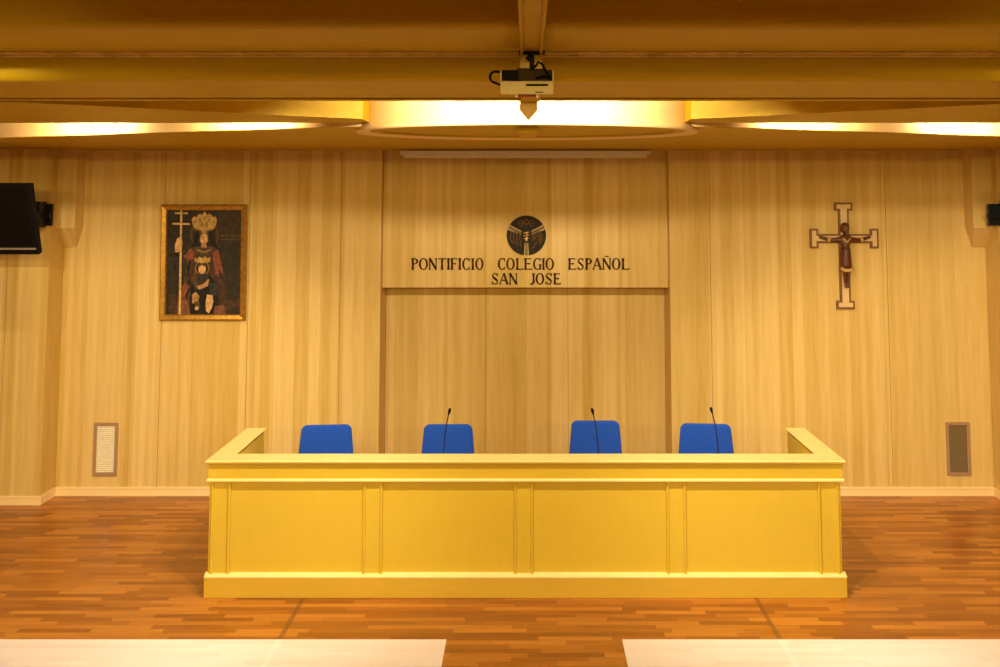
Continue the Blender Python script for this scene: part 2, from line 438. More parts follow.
# central spine: channel with side lips, bracket blocks beyond it
sp = thing('ceiling_spine_beam', 'narrow lengthwise wooden ceiling beam with side lips running toward the oval drum', 'beam', (0.019, 0, ZA))
obj('beam_soffit', B(-0.036, 0.036, 0.5, YB0-0.09, -0.030, 0.0), M['ceil'], sp)
for s in (-1, 1):
    obj('side_lip', B(s*0.036 if s > 0 else -0.048, 0.048 if s > 0 else -0.036, 0.5, YB0-0.09, -0.042, 0.0), M['ceil'], sp)
obj('riser_block', B(-0.05, 0.05, YB0-0.045, YB0+0.02, ZB-ZA-0.02, -0.016), M['bench_top'], sp)
obj('lower_soffit', B(-0.05, 0.05, YB0+0.02, YB1+0.04, ZB-ZA-0.012, ZB-ZA), M['ceil'], sp)
bm = bmesh.new(); prism(bm, [(-0.058, 5.46), (0.038, 5.46), (0.038, 5.56), (-0.01, 6.22), (-0.058, 5.56)], ZB-ZA-0.05, ZB-ZA+0.12)
obj('pointed_end', bm, M['bench_top'], sp)  # paler maple carries the lit look of this end
obj('drum_plate', B(-0.075, 0.045, 6.50, 7.0, 3.155-ZA, 3.205-ZA), M['ceil'], sp)

# ------------------------------------------------------------------ the panel bench
BY = 7.17
def bx(px, Y=BY, py=500): return at(px, py, Y)[0]
def bz(py, Y=BY): return at(CX, py, Y)[1]
bench = thing('conference_bench', 'long yellow maple panelled conference bench with returned ends, standing on the parquet', 'bench', (0, BY, 0))
def L(o): return o
x0, x1 = bx(203.5, py=590)+0.0, bx(847.5, py=590)
bl, br = bx(209.5, BY+0.03), bx(841.5, BY+0.03)
ZT = at(CX, 461, BY-0.02)[1]
yarm = 8.20
T = 0.11            # thickness of the returns
def bobj(name, bm, m, bev=0.003, parent=None):
    for v in bm.verts: v.co.y -= BY
    return obj(name, bm, m, parent or bench, bevel=bev)
zpl = bz(575)        # plinth top
Yb = BY + 0.035      # body face
bobj('carcass', B(bl, br, Yb+0.012, Yb+T, 0.0, ZT-0.03), M['bench_v'])
# stiles, frieze
zp0, zp1 = zpl, at(CX, 481, Yb)[1]
st = [(209.5, 229.5), (364.5, 381.5), (515.5, 532), (667.5, 684.5), (819, 840.5)]
st = [(bx(a, Yb), bx(b, Yb)) for a, b in st]
for a, b in st: bobj('stile', B(a, b, Yb-0.004, Yb+0.012, zp0, zp1), M['bench_v'])
bobj('frieze', B(bl-0.01, br+0.01, BY+0.014, Yb+0.012, zp1+0.0, ZT-0.035), M['bench'])
# rounded moulding under the frieze, cove under the top
bm = bmesh.new(); tube(bm, [(bl-0.012, BY+0.006, zp1+0.012), (br+0.012, BY+0.006, zp1+0.012)], 0.012, 12)
bobj('frieze_moulding', bm, M['bench_top'], 0)
bm = bmesh.new(); tube(bm, [(bl-0.016, BY+0.002, ZT-0.021), (br+0.016, BY+0.002, ZT-0.021)], 0.010, 12)
bobj('cove_moulding', bm, M['bench_v'], 0)
for a, b in zip(st, st[1:]):
    bobj('front_panel', B(a[1], b[0], Yb+0.004, Yb+0.013, zp0, zp1), M['bench_v'], 0)
beads = [st[0][0]+0.022, st[0][1]] + [v for p in st[1:-1] for v in p] + [st[-1][0], st[-1][1]-0.022]
for v in beads:
    bm = bmesh.new(); tube(bm, [(v, Yb-0.007, zp0), (v, Yb-0.007, zp1)], 0.010, 12)
    bobj('bead_moulding', bm, M['bench_v'], 0)
# plinth
bm = bmesh.new(); box(bm, x0, x1, BY, BY+T+0.03, 0.0, zpl-0.02); box(bm, x0, x0+0.05, BY+T, yarm, 0, zpl-0.02); box(bm, x1-0.05, x1, BY+T, yarm, 0, zpl-0.02)
bobj('plinth', bm, M['plinth'], 0.004)
bm = bmesh.new()
slabp = [(BY-0.002, zpl-0.02), (BY-0.002, zpl-0.012), (Yb+0.004, zpl+0.006), (Yb+0.02, zpl+0.006), (Yb+0.02, zpl-0.02)]
vs = [[bm.verts.new((x, y, z)) for y, z in slabp] for x in (x0, x1)]
bm.faces.new(vs[0]); bm.faces.new(vs[1][::-1])
for i in range(5): bm.faces.new([vs[0][i], vs[0][(i+1) % 5], vs[1][(i+1) % 5], vs[1][i]])
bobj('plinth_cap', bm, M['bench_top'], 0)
# returned ends
bobj('end_panel', B(bl, bl+T+0.01, Yb+T, yarm-0.02, 0, ZT-0.03), M['bench_v'])
bobj('end_panel', B(br-T-0.01, br, Yb+T, yarm-0.02, 0, ZT-0.03), M['bench_v'])
bobj('end_frieze', B(bl-0.012, bl, Yb, yarm-0.02, zp1, ZT-0.035), M['bench'])
bobj('end_frieze', B(br, br+0.012, Yb, yarm-0.02, zp1, ZT-0.035), M['bench'])
# top cap, one U-shaped board with a moulded edge
tl, tr = at(205.2, 460.4, BY-0.02)[0], at(846, 460.9, BY-0.02)[0]
cw = 0.155; cd = 0.19
bm = bmesh.new()
prism(bm, [(tl, BY-0.02), (tr, BY-0.02), (tr, yarm), (tr-cw, yarm), (tr-cw, BY+cd), (tl+cw, BY+cd), (tl+cw, yarm), (tl, yarm)], ZT-0.012, ZT)
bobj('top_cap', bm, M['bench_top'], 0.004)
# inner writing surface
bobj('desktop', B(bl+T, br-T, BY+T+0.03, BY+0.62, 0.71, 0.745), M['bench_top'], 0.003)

# ------------------------------------------------------------------ microphones on the inner desk
def microphone(pxb, pxt, pyt, label):
    Y = 7.62
    xb = at(pxb, 453, Y)[0]; xt, zt = at(pxt, pyt, Y-0.02)
    t = thing('gooseneck_microphone', label, 'microphone', (xb, Y, 0.745), 0, 'gooseneck microphones on the bench')
    bm = bmesh.new(); box(bm, -0.06, 0.06, -0.075, 0.075, 0, 0.022); box(bm, -0.03, 0.03, -0.04, 0.02, 0.022, 0.034)
    obj('base', bm, M['black'], t, bevel=0.006)
    dx, dz = xt - xb, zt - 0.745
    path = [(dx*(s**2.4)*1.0, -0.02*s, 0.03 + (dz-0.045)*s) for s in [i/16 for i in range(17)]]
    bm = bmesh.new(); tube(bm, path, 0.0042, 8); obj('gooseneck', bm, M['blackm'], t, smooth=True)
    bm = bmesh.new(); e = Vector(path[-1]); d = (e - Vector(path[-2])).normalized()
    tube(bm, [e-d*0.012, e, e+d*0.012, e+d*0.030, e+d*0.038], [0.005, 0.008, 0.0105, 0.010, 0.004], 12)
    obj('windscreen', bm, M['black'], t, smooth=True)
microphone(443.5, 449, 411, 'black gooseneck microphone in front of the second blue chair from the left')
microphone(598.5, 593, 411, 'black gooseneck microphone in front of the third blue chair from the left')
microphone(718.5, 712, 410, 'black gooseneck microphone in front of the rightmost blue chair')

# ------------------------------------------------------------------ chairs
def rounded_panel(w0, w1, h, t, r, curve=0.02):
    """upholstered back: w0 bottom width, w1 top width, rounded top corners"""
    bm = bmesh.new(); out = []
    a = [(-w0/2, 0), (w0/2, 0)]
    def xs(z): return (w0 + (w1-w0)*z/h)/2
    pts = [(-w0/2, 0.0), (w0/2, 0.0)]
    for i in range(7):
        an = i/6*PI/2; pts.append((xs(h) - r + r*math.cos(an), h - r + r*math.sin(an)))
    for i in range(7):
        an = PI/2 + i/6*PI/2; pts.append((-xs(h) + r + r*math.cos(an), h - r + r*math.sin(an)))
    slab_xz(bm, pts, -t/2, t/2)
    return bm
def chair(pxl, pxr, pyt, rot, Yb_, label):
    wpx = pxr - pxl
    xc, zt = at((pxl+pxr)/2, pyt, Yb_)
    wid = wpx/F*Yb_*1.02/math.cos(rot)
    t = thing('conference_chair', label, 'chair', (xc, Yb_-0.25, 0), rot, 'blue chairs behind the bench')
    bm = rounded_panel(wid*1.0, wid*0.86, zt-0.50, 0.055, 0.05)
    o = obj('backrest', bm, M['blue'], t, bevel=0.018, seg=3); o.location = (0, 0.22, 0.50); o.rotation_euler = (math.radians(-5), 0, 0)
    for p in o.data.polygons: p.use_smooth = True
    bm = bmesh.new(); prism(bm, [(-0.23, -0.24), (0.23, -0.24), (0.215, 0.2), (-0.215, 0.2)], 0.41, 0.48)
    obj('seat', bm, M['blue'], t, bevel=0.025, seg=3)
    bm = bmesh.new(); box(bm, -0.215, 0.215, -0.22, 0.19, 0.385, 0.41); obj('seat_frame', bm, M['blackm'], t, bevel=0.004)
    for sx in (-1, 1):
        bm = bmesh.new(); tube(bm, [(sx*0.20, -0.2, 0.4), (sx*0.225, -0.24, 0.0)], 0.013, 10); obj('leg', bm, M['blackm'], t, smooth=True)
        bm = bmesh.new(); tube(bm, [(sx*0.20, 0.18, 0.4), (sx*0.225, 0.25, 0.0)], 0.013, 10); obj('leg', bm, M['blackm'], t, smooth=True)
        bm = bmesh.new(); tube(bm, [(sx*0.16, 0.12, 0.395), (sx*0.16, 0.23, 0.42), (sx*0.16, 0.255, 0.50), (sx*0.16, 0.262, 0.62)], 0.010, 8)
        obj('back_support', bm, M['blackm'], t, smooth=True)
chair(302, 357.5, 424.5, 0.10, 8.42, 'blue upholstered chair behind the bench with no microphone, leftmost of four')
chair(421, 475.5, 424, 0.0, 8.42, 'blue upholstered chair with the microphone bent to the right before it')
chair(567.5, 621.5, 420.5, -0.03, 8.42, 'blue upholstered chair standing highest, just right of the bench centre')
chair(674.5, 730.5, 423.5, -0.10, 8.42, 'blue upholstered chair nearest the right end of the bench')

# ------------------------------------------------------------------ wall vents
def vent(pxl, pxr, pyt, pyb, Y, lm, label):
    pm_ = (pyt+pyb)/2; z1 = at(pxl, pyt, Y)[1]; xa = at(pxl, pm_, Y)[0]; xb = at(pxr, pm_, Y)[0]; z0 = at(pxr, pyb, Y)[1]
    w, h = xb-xa, z1-z0
    t = thing('wall_vent', label, 'vent', ((xa+xb)/2, Y, z0))
    fw = 0.028; bm = bmesh.new()
    box(bm, -w/2, w/2, -0.018, 0, 0, fw); box(bm, -w/2, w/2, -0.018, 0, h-fw, h)
    box(bm, -w/2, -w/2+fw, -0.018, 0, fw, h-fw); box(bm, w/2-fw, w/2, -0.018, 0, fw, h-fw)
    obj('frame', bm, M['alu'], t, bevel=0.003)
    bm = bmesh.new(); box(bm, -w/2+fw, w/2-fw, -0.003, -0.0005, fw, h-fw); 
    n = 24
    for i in range(n):
        z = fw + (h-2*fw)*(i+0.2)/n; d = (h-2*fw)/n
        vs = [bm.verts.new(p) for p in ((-w/2+fw, -0.012, z), (w/2-fw, -0.012, z), (w/2-fw, -0.003, z+d*0.75), (-w/2+fw, -0.003, z+d*0.75),
                                        (-w/2+fw, -0.010, z-0.001), (w/2-fw, -0.010, z-0.001), (w/2-fw, -0.001, z+d*0.75-0.001), (-w/2+fw, -0.001, z+d*0.75-0.001))]
        for f in ((0, 1, 2, 3), (7, 6, 5, 4), (0, 4, 5, 1), (3, 2, 6, 7), (0, 3, 7, 4), (1, 5, 6, 2)): bm.faces.new([vs[j] for j in f])
    obj('louvre', bm, lm, t)
vent(94, 118, 422.5, 475.5, WY, M['louvre_w'], 'cream louvred vent in a brown frame low on the wall left of the bench')
vent(946, 969.7, 422, 475, WY, M['louvre_d'], 'dark louvred vent in a brown frame low on the wall right of the bench')

# ------------------------------------------------------------------ televisions on the corner boxes
def television(s, label):
    Y = 8.45
    if s < 0: xe, zt = at(38, 182, Y); zb_ = at(38, 256, Y)[1]
    else: xe, zt = 4.19, at(38, 182, Y)[1]; zb_ = at(38, 256, Y)[1]
    h = zt - zb_; W = 1.0
    t = thing('television', label, 'television', (xe, Y, (zt+zb_)/2))
    hold = bpy.data.objects.new
    def sx(a, b): return (min(s*a, s*b), max(s*a, s*b))
    tilt = math.radians(19)
    def put(o): o.rotation_euler = (-tilt, 0, 0) if False else (tilt, 0, 0); return o
    # housing extends outwards from the inner edge
    a, b = sx(0, W)
    bm = bmesh.new(); box(bm, a, b, -0.03, 0.03, -h/2, h/2); put(obj('housing', bm, M['black'], t, bevel=0.006))
    a2, b2 = sx(0.045, W-0.045)
    bm = bmesh.new(); box(bm, a2, b2, -0.034, -0.03, -h/2+0.10, h/2-0.04); put(obj('screen', bm, M['screen'], t))
    a3, b3 = sx(0.02, W-0.02)
    bm = bmesh.new(); box(bm, a3, b3, -0.036, -0.03, -h/2+0.047, -h/2+0.062); put(obj('trim_strip', bm, M['silver'], t))
    # arm and plate to the boxed-in corner
    y1 = FY - Y - 0.001
    zc = at(45, 215, 9.0)[1] - (zt+zb_)/2
    xp = (at(55.5, 215, DY)[0] - xe) if s < 0 else (at(993, 215, DY)[0] - xe)
    bm = bmesh.new()
    box(bm, xp-0.10, xp+0.03, y1-0.03, y1, zc-0.10, zc+0.10)
    box(bm, xp-0.17, xp-0.02, y1-0.16, y1-0.03, zc-0.115, zc+0.12) if s < 0 else box(bm, xp+0.0, xp+0.14, y1-0.16, y1-0.03, zc-0.115, zc+0.12)
    box(bm, xp-0.14, xp+0.04, y1-0.10, y1-0.07, zc-0.03, zc+0.01)
    xm = s*0.35
    tube(bm, [(xp-(0.08 if s < 0 else -0.08), y1-0.1, zc), (xm*0.6, (y1-0.1)*0.5, zc*0.6), (xm, 0.03, 0)], 0.028, 8)
    obj('wall_bracket', bm, M['blackm'], t, bevel=0.004)
    for ddx, ddz in ((-0.115, 0.095), (-0.06, 0.095), (-0.115, -0.09), (-0.06, -0.09)):
        q = ddx if s < 0 else -ddx
        bm = bmesh.new(); tube(bm, [(xp+q, y1-0.168, zc+ddz), (xp+q, y1-0.158, zc+ddz)], 0.010, 10)
        obj('bolt', bm, M['silver'], t)
television(-1, 'black flat television tilted downward, on the left wall corner by the framed painting')
television(1, 'black flat television whose bracket shows on the right wall corner by the crucifix')

# ------------------------------------------------------------------ projection screen housing
Ys = WY - 0.16
sc = thing('projection_screen', 'long white rolled-up projection screen housing mounted above the lettering', 'projector screen', (at(525, 155, Ys)[0], Ys, at(525, 150.5, Ys)[1]))
def sxw(a, b): return (b-a)/F*Ys*0.5
hw = sxw(399.5, 650); hw2 = sxw(403.5, 647)
obj('case', B(-hw, hw, -0.0, 0.10, -0.040, -0.004), M['white'], sc, bevel=0.004)
obj('weight_bar', B(-hw2, hw2, 0.01, 0.06, -0.068, -0.040), M['white'], sc, bevel=0.004)

# ------------------------------------------------------------------ projector
py_ = 4.30
def pj(px, py, Y=py_): return at(px, py, Y)
xc = pj(527, 82)[0]
zt_ = pj(527, 81)[1]; zbm = pj(527, 94.5)[1]
pr = thing('ceiling_projector', 'beige ceiling projector seen from behind, hanging on a black mount from the lengthwise beam', 'projector', (xc, py_, zbm))
pr.rotation_euler = (math.radians(7), 0, 0); hb = zt_ - zbm; hw = (554.5-500.5)/F*py_/2; sxo = 0.002
H2 = pj(527, 70)[1] - zbm
obj('body', B(-hw, hw, 0, 0.20, 0, hb), M['proj'], pr, bevel=0.006)
obj('rear_panel', B(-hw+0.008, hw-0.006, 0.03, 0.19, hb, H2), M['projdark'], pr, bevel=0.004)
obj('connector_block', B(-hw+0.010, -hw+0.075, 0.012, 0.06, hb, H2-0.002), M['black'], pr, bevel=0.002)
obj('side_fin', B(-hw, -hw+0.006, 0.005, 0.19, hb, H2-0.004), M['proj'], pr)
obj('side_fin', B(hw-0.006, hw, 0.005, 0.19, hb, H2-0.004), M['proj'], pr)
obj('vent_slot', B(-hw+0.11, -hw+0.205, -0.002, 0.002, hb-0.022, hb-0.013), M['black'], pr)
obj('small_slot', B(-hw+0.15, -hw+0.185, -0.002, 0.002, 0.008, 0.012), M['black'], pr)
bm = bmesh.new(); box(bm, -0.038, 0.040, 0.04, 0.16, -0.012, 0.0); obj('foot_plate', bm, M['red'], pr, bevel=0.003)
for s in (-1, 1):
    obj('foot', B(s*0.045-0.005, s*0.045+0.005, 0.02, 0.05, -0.014, 0.0), M['white'], pr, bevel=0.002)
zs = ZA - 0.032 - zbm
bm = bmesh.new(); tube(bm, [(0.022, 0.12, zs), (0.022, 0.12, zs-0.020)], [0.058, 0.058], 24)
obj('ceiling_plate', bm, M['blackm'], pr)
bm = bmesh.new(); tube(bm, [(0.022, 0.12, zs-0.01), (0.022, 0.12, H2-0.003)], 0.011, 12)
tube(bm, [(0.0, 0.11, zs-0.025), (0.018, 0.11, zs-0.04)], 0.014, 10)
obj('mount_pole', bm, M['blackm'], pr)
bm = bmesh.new(); box(bm, -0.045, 0.03, 0.10, 0.14, H2-0.002, H2+0.008); box(bm, 0.0, 0.085, 0.11, 0.13, H2-0.002, H2+0.006); obj('mount_arm', bm, M['blackm'], pr, bevel=0.002)
bm = bmesh.new()
tube(bm, [(0.02, 0.10, H2+0.006), (0.035, 0.08, H2+0.014), (0.05, 0.07, H2+0.034), (0.065, 0.05, H2+0.026), (0.08, 0.03, H2-0.005), (0.095, 0.01, H2-0.03), (0.10, 0.02, hb+0.008)], 0.005, 8)
tube(bm, [(0.04, 0.03, hb+0.010), (0.07, 0.015, hb+0.02), (0.10, 0.02, hb+0.012)], 0.006, 8)
obj('cable', bm, M['black'], pr, smooth=True)
bm = bmesh.new()
loop = [(-hw+0.012, 0.02, H2-0.010)] + [(-hw - 0.022 - 0.022*math.sin(a)*1.0 + (0.0), 0.02, (H2-0.03) - 0.001 + 0.024*math.cos(a)) for a in [PI*i/10 for i in range(11)]] + [(-hw+0.004, 0.02, hb-0.02)]
tube(bm, loop, 0.0055, 8); obj('cable_loop', bm, M['black'], pr, smooth=True)

# ------------------------------------------------------------------ raised lettering
class Glyph:
    def __init__(s, x0, x1, z0, z1, thick, thin, bm):
        s.__dict__.update(locals())
    def P(s, u, v): return (s.x0 + (s.x1-s.x0)*u, s.z0 + (s.z1-s.z0)*v)
    def poly(s, pts): slab_xz(s.bm, pts, -0.012, 0.0)
    def line(s, a, b, w, ext=0.0):
        A = Vector(s.P(*a)); Bq = Vector(s.P(*b)); d = (Bq-A).normalized(); n = Vector((-d.y, d.x))*w/2
        s.poly([tuple(A-n), tuple(Bq-n), tuple(Bq+n), tuple(A+n)])
    def stem(s, u, v0=0.0, v1=1.0, serif=3, w=None, below=0.0):
        w = w or s.thick; x = s.P(u, 0)[0]; za = s.P(0, v0)[1]; zb = s.P(0, v1)[1]
        # slightly waisted stem
        m = (za+zb)/2
        s.poly([(x-w*0.6, za), (x+w*0.6, za), (x+w*0.44, m), (x+w*0.6, zb), (x-w*0.6, zb), (x-w*0.44, m)])
        e = s.thick*0.45
        if serif & 1: s.poly([(x-w/2-e, za), (x+w/2+e, za), (x+w/2, za+s.thin), (x-w/2, za+s.thin)])
        if serif & 2: s.poly([(x-w/2-e, zb), (x-w/2, zb-s.thin), (x+w/2, zb-s.thin), (x+w/2+e, zb)])
    def bar(s, u0, u1, v, flare=0, w=None):
        w = w or s.thin; xa, z = s.P(u0, v); xb, _ = s.P(u1, v)
        f = s.thin*1.3
        if v > 0.9: s.poly([(xa, z-w), (xb-w, z-w), (xb, z-w-f), (xb, z), (xa, z)])
        elif v < 0.1: s.poly([(xa, z), (xb+w*0.5, z), (xb+w*0.8, z+w+f), (xb-w*0.4, z+w), (xa, z+w)])
        else: s.poly([(xa, z-w/2), (xb, z-w*0.9), (xb, z+w*0.9), (xa, z+w/2)])
    def arc(s, cu, cv, ru, rv, a0, a1, wt=None, n=20):
        """ring section, thick at the sides and thin at top and bottom"""
        cx, cz = s.P(cu, cv); rx = ru*(s.x1-s.x0); rz = rv*(s.z1-s.z0)
        wt = wt or s.thick
        prev = None
        for i in range(n+1):
            a = math.radians(a0 + (a1-a0)*i/n)
            o = (cx + rx*math.cos(a), cz + rz*math.sin(a)); q = (cx + (rx-wt)*math.cos(a), cz + (rz-s.thin)*math.sin(a))
            if prev: s.poly([prev[0], o, q, prev[1]])
            prev = (o, q)
def glyph(ch, g):
    t = 0.5*g.thick/(g.x1-g.x0)
    if ch == 'I': g.stem(0.5)
    elif ch == 'O': g.arc(0.5, 0.5, 0.5, 0.52, 0, 360, n=36)
    elif ch == 'C':
        g.arc(0.56, 0.5, 0.56, 0.52, 52, 308, n=28); g.stem(0.9, 0.74, 0.99, 0, g.thin); g.stem(0.9, 0.02, 0.24, 0, g.thin)
    elif ch == 'G':
        g.arc(0.56, 0.5, 0.56, 0.52, 52, 308, n=28); g.stem(0.9, 0.76, 0.99, 0, g.thin); g.stem(0.88, 0.03, 0.46, 2)
    elif ch == 'P': g.stem(0.2); g.arc(0.35, 0.735, 0.65, 0.275, -90, 90); g.bar(0.2, 0.4, 0.5); g.line((0.2, 0.97), (0.4, 0.97), g.thin)
    elif ch == 'N':
        g.stem(0.12, w=g.thin*1.2); g.stem(0.88, w=g.thin*1.2, serif=2); g.line((0.1, 1.0), (0.9, 0.0), g.thick)
    elif ch == 'Ñ':
        glyph('N', g); g.line((0.3, 1.13), (0.46, 1.20), g.thin); g.line((0.45, 1.20), (0.58, 1.13), g.thin); g.line((0.57, 1.13), (0.74, 1.20), g.thin)
    elif ch == 'T': g.stem(0.5, serif=1); g.bar(0.5, 1.0, 1.0); g.poly([(g.x1-(p[0]-g.x0), p[1]) for p in [(g.P(0.5, 1)[0], g.z1-g.thin), (g.x1-g.thin, g.z1-g.thin), (g.x1, g.z1-g.thin*2.3), (g.x1, g.z1), (g.P(0.5, 1)[0], g.z1)]][::-1])
    elif ch == 'F': g.stem(0.2); g.bar(0.2, 1.0, 1.0); g.bar(0.2, 0.8, 0.52)
    elif ch == 'E': g.stem(0.2); g.bar(0.2, 0.95, 1.0); g.bar(0.2, 0.8, 0.52); g.bar(0.2, 1.0, 0.0)
    elif ch == 'L': g.stem(0.2); g.bar(0.2, 1.0, 0.0)
    elif ch == 'A': g.line((0.5, 1.02), (0.1, 0.02), g.thin*1.1); g.line((0.5, 1.02), (0.88, 0.02), g.thick); g.line((0.25, 0.36), (0.75, 0.36), g.thin); g.line((0, 0.03), (0.24, 0.03), g.thin*0.8); g.line((0.72, 0.03), (1, 0.03), g.thin*0.8)
    elif ch == 'S':
        g.arc(0.5, 0.75, 0.42, 0.27, 30, 262, wt=g.thin*1.4); g.arc(0.5, 0.26, 0.45, 0.28, -150, 82, wt=g.thin*1.4)
        g.line((0.22, 0.66), (0.8, 0.36), g.thick*0.95); g.stem(0.86, 0.76, 0.98, 0, g.thin); g.stem(0.1, 0.02, 0.26, 0, g.thin)
    elif ch == 'J': g.stem(0.72, 0.12, 1.0, 2); g.line((0.74, 0.12), (0.1, 0.0), g.thick*0.8); g.line((0.02, 0.02), (0.4, 0.02), g.thin)
line1 = [('P', 411.5, 418.3), ('O', 419, 428), ('N', 428.8, 437.2), ('T', 438.2, 446), ('I', 447, 450), ('F', 450.8, 457), ('I', 458.5, 461.2), ('C', 462.3, 470), ('I', 471.5, 474.2), ('O', 475.2, 483.6),
         ('C', 497.8, 505.4), ('O', 506.2, 514.8), ('L', 516, 522.6), ('E', 524, 531.5), ('G', 533, 541.2), ('I', 542, 544.8), ('O', 545.4, 554),
         ('E', 568, 575.4), ('S', 577.3, 583.8), ('P', 585.2, 592), ('A', 592.2, 601.8), ('Ñ', 602.3, 611), ('O', 611.8, 620.4), ('L', 621.5, 628.6)]
line2 = [('S', 491.6, 498.4), ('A', 499, 508.6), ('N', 509, 517.6), ('J', 530, 535), ('O', 535.6, 544.2), ('S', 545.2, 552.2), ('E', 553.4, 560.2)]
LY = HY - 0.0005
for line, yt, yb_, lab in ((line1, 258.2, 269.6, 'raised dark brown letters reading PONTIFICIO COLEGIO ESPAÑOL on the header board'),
                           (line2, 273.2, 284.3, 'raised dark brown letters reading SAN JOSE, the lower line under the round emblem')):
    zz1, zz0 = at(520, yt, LY)[1], at(520, yb_, LY)[1]
    xm = at(520, 270, LY)[0]
    t = thing('wall_inscription', lab, 'lettering', (xm, LY, zz0))
    for ch, a, b in line:
        bm = bmesh.new()
        g = Glyph(at(a, (yt+yb_)/2, LY)[0]-xm, at(b, (yt+yb_)/2, LY)[0]-xm, 0, zz1-zz0, 0.0185, 0.0085, bm)
        glyph(ch, g)
        obj('letter', bm, M['letter'], t)

# ------------------------------------------------------------------ round emblem
ex, ez = at(526.4, 235.3, HY); R = 19.6/F*HY
em = thing('round_emblem', 'round dark bronze emblem divided by three wooden arms above the lettering', 'emblem', (ex, HY, ez))
def sector(bm, a0, a1, r0, r1, y0, y1, n=16):
    pts = [(r1*math.cos(math.radians(a0+(a1-a0)*i/n)), r1*math.sin(math.radians(a0+(a1-a0)*i/n))) for i in range(n+1)]
    am = math.radians((a0+a1)/2)
    pts = [(r0*math.cos(am), r0*math.sin(am))] + pts
    slab_xz(bm, pts, y0, y1)
# three dark sectors leave the arms between them, at about 155, 25 and 270 degrees
for a0, a1 in ((33, 147), (163, 263), (277, 377)):
    bm = bmesh.new(); sector(bm, a0, a1, 0.018, R, -0.018, -0.0005); obj('sector', bm, M['emblem'], em)
obj_r = bmesh.new(); n = 48
V = [[obj_r.verts.new((r*math.cos(2*PI*i/n), y, r*math.sin(2*PI*i/n))) for i in range(n)] for r, y in ((R, -0.0008), (R, -0.010), (R-0.006, -0.010), (R-0.006, -0.0008))]
for a in range(4):
    for i in range(n): obj_r.faces.new([V[a][i], V[a][(i+1) % n], V[(a+1) % 4][(i+1) % n], V[(a+1) % 4][i]])
obj('rim', obj_r, M['golddark'], em)
for ang in (155, 25, 270):
    a = math.radians(ang); d = Vector((math.cos(a), math.sin(a))); nn = Vector((-d.y, d.x))*0.011
    bm = bmesh.new(); slab_xz(bm, [tuple(d*0.05-nn), tuple(d*(R-0.004)-nn*1.2), tuple(d*(R-0.004)+nn*1.2), tuple(d*0.05+nn)], -0.014, -0.001)
    obj('arm', bm, M['bronze'], em)
bm = bmesh.new()
slab_xz(bm, [(-0.045, 0.055), (0.045, 0.055), (0.052, 0.0), (0.03, -0.055), (0.0, -0.075), (-0.03, -0.055), (-0.052, 0.0)], -0.026, -0.018)
obj('centre_shield', bm, M['emblem'], em, bevel=0.003)
for zz, ww, tl_ in ((0.028, 0.030, 0.25), (0.002, 0.030, 0.1), (-0.024, 0.028, 0.0)):
    bm = bmesh.new(); tube(bm, [(-ww, -0.028, zz-0.004), (-ww*0.3, -0.031, zz-0.006), (ww*0.4, -0.031, zz), (ww, -0.028, zz+0.006*tl_*4)], [0.004, 0.008, 0.009, 0.004], 8)
    obj('shield_band', bm, M['brass'], em, smooth=True)
bm = bmesh.new(); ball(bm, (0.0, -0.028, -0.045), 0.013, 0.006, 0.010); obj('shield_drop', bm, M['brass'], em)
# small worked figures in the sectors
bm = bmesh.new(); 
for k in range(3):                         # looped ornament, upper sector
    cx_ = (k-1)*0.052
    tube(bm, [(cx_+0.021*math.cos(q), -0.02, 0.115+0.028*math.sin(q)+0.01*(k == 1)) for q in [2*PI*i/14 for i in range(15)]], 0.0045, 6)
    tube(bm, [(cx_-0.018, -0.02, 0.115), (cx_+0.018, -0.02, 0.118)], 0.004, 6)
obj('upper_ornament', bm, M['bronze'], em)
bm = bmesh.new()
for k in range(4):
    tube(bm, [(-0.15+k*0.028, -0.02, 0.015+0.012*(k % 2)), (-0.152+k*0.030, -0.022, -0.035), (-0.13+k*0.026, -0.02, -0.075-0.012*k)], 0.0055, 6)
tube(bm, [(-0.145, -0.02, 0.02), (-0.105, -0.02, 0.045), (-0.06, -0.02, 0.01)], 0.005, 6)
obj('left_ornament', bm, M['bronze'], em)
bm = bmesh.new()
for k in range(4):
    r_ = 0.018+k*0.012
    tube(bm, [(0.105+r_*0.9*math.cos(q), -0.02, -0.03+r_*1.35*math.sin(q)) for q in [PI*(-0.3)+PI*1.4*i/14 for i in range(15)]], 0.0045, 6)
tube(bm, [(0.10, -0.02, -0.06), (0.07, -0.02, -0.11), (0.045, -0.02, -0.13)], 0.007, 6)
obj('right_ornament', bm, M['bronze'], em)

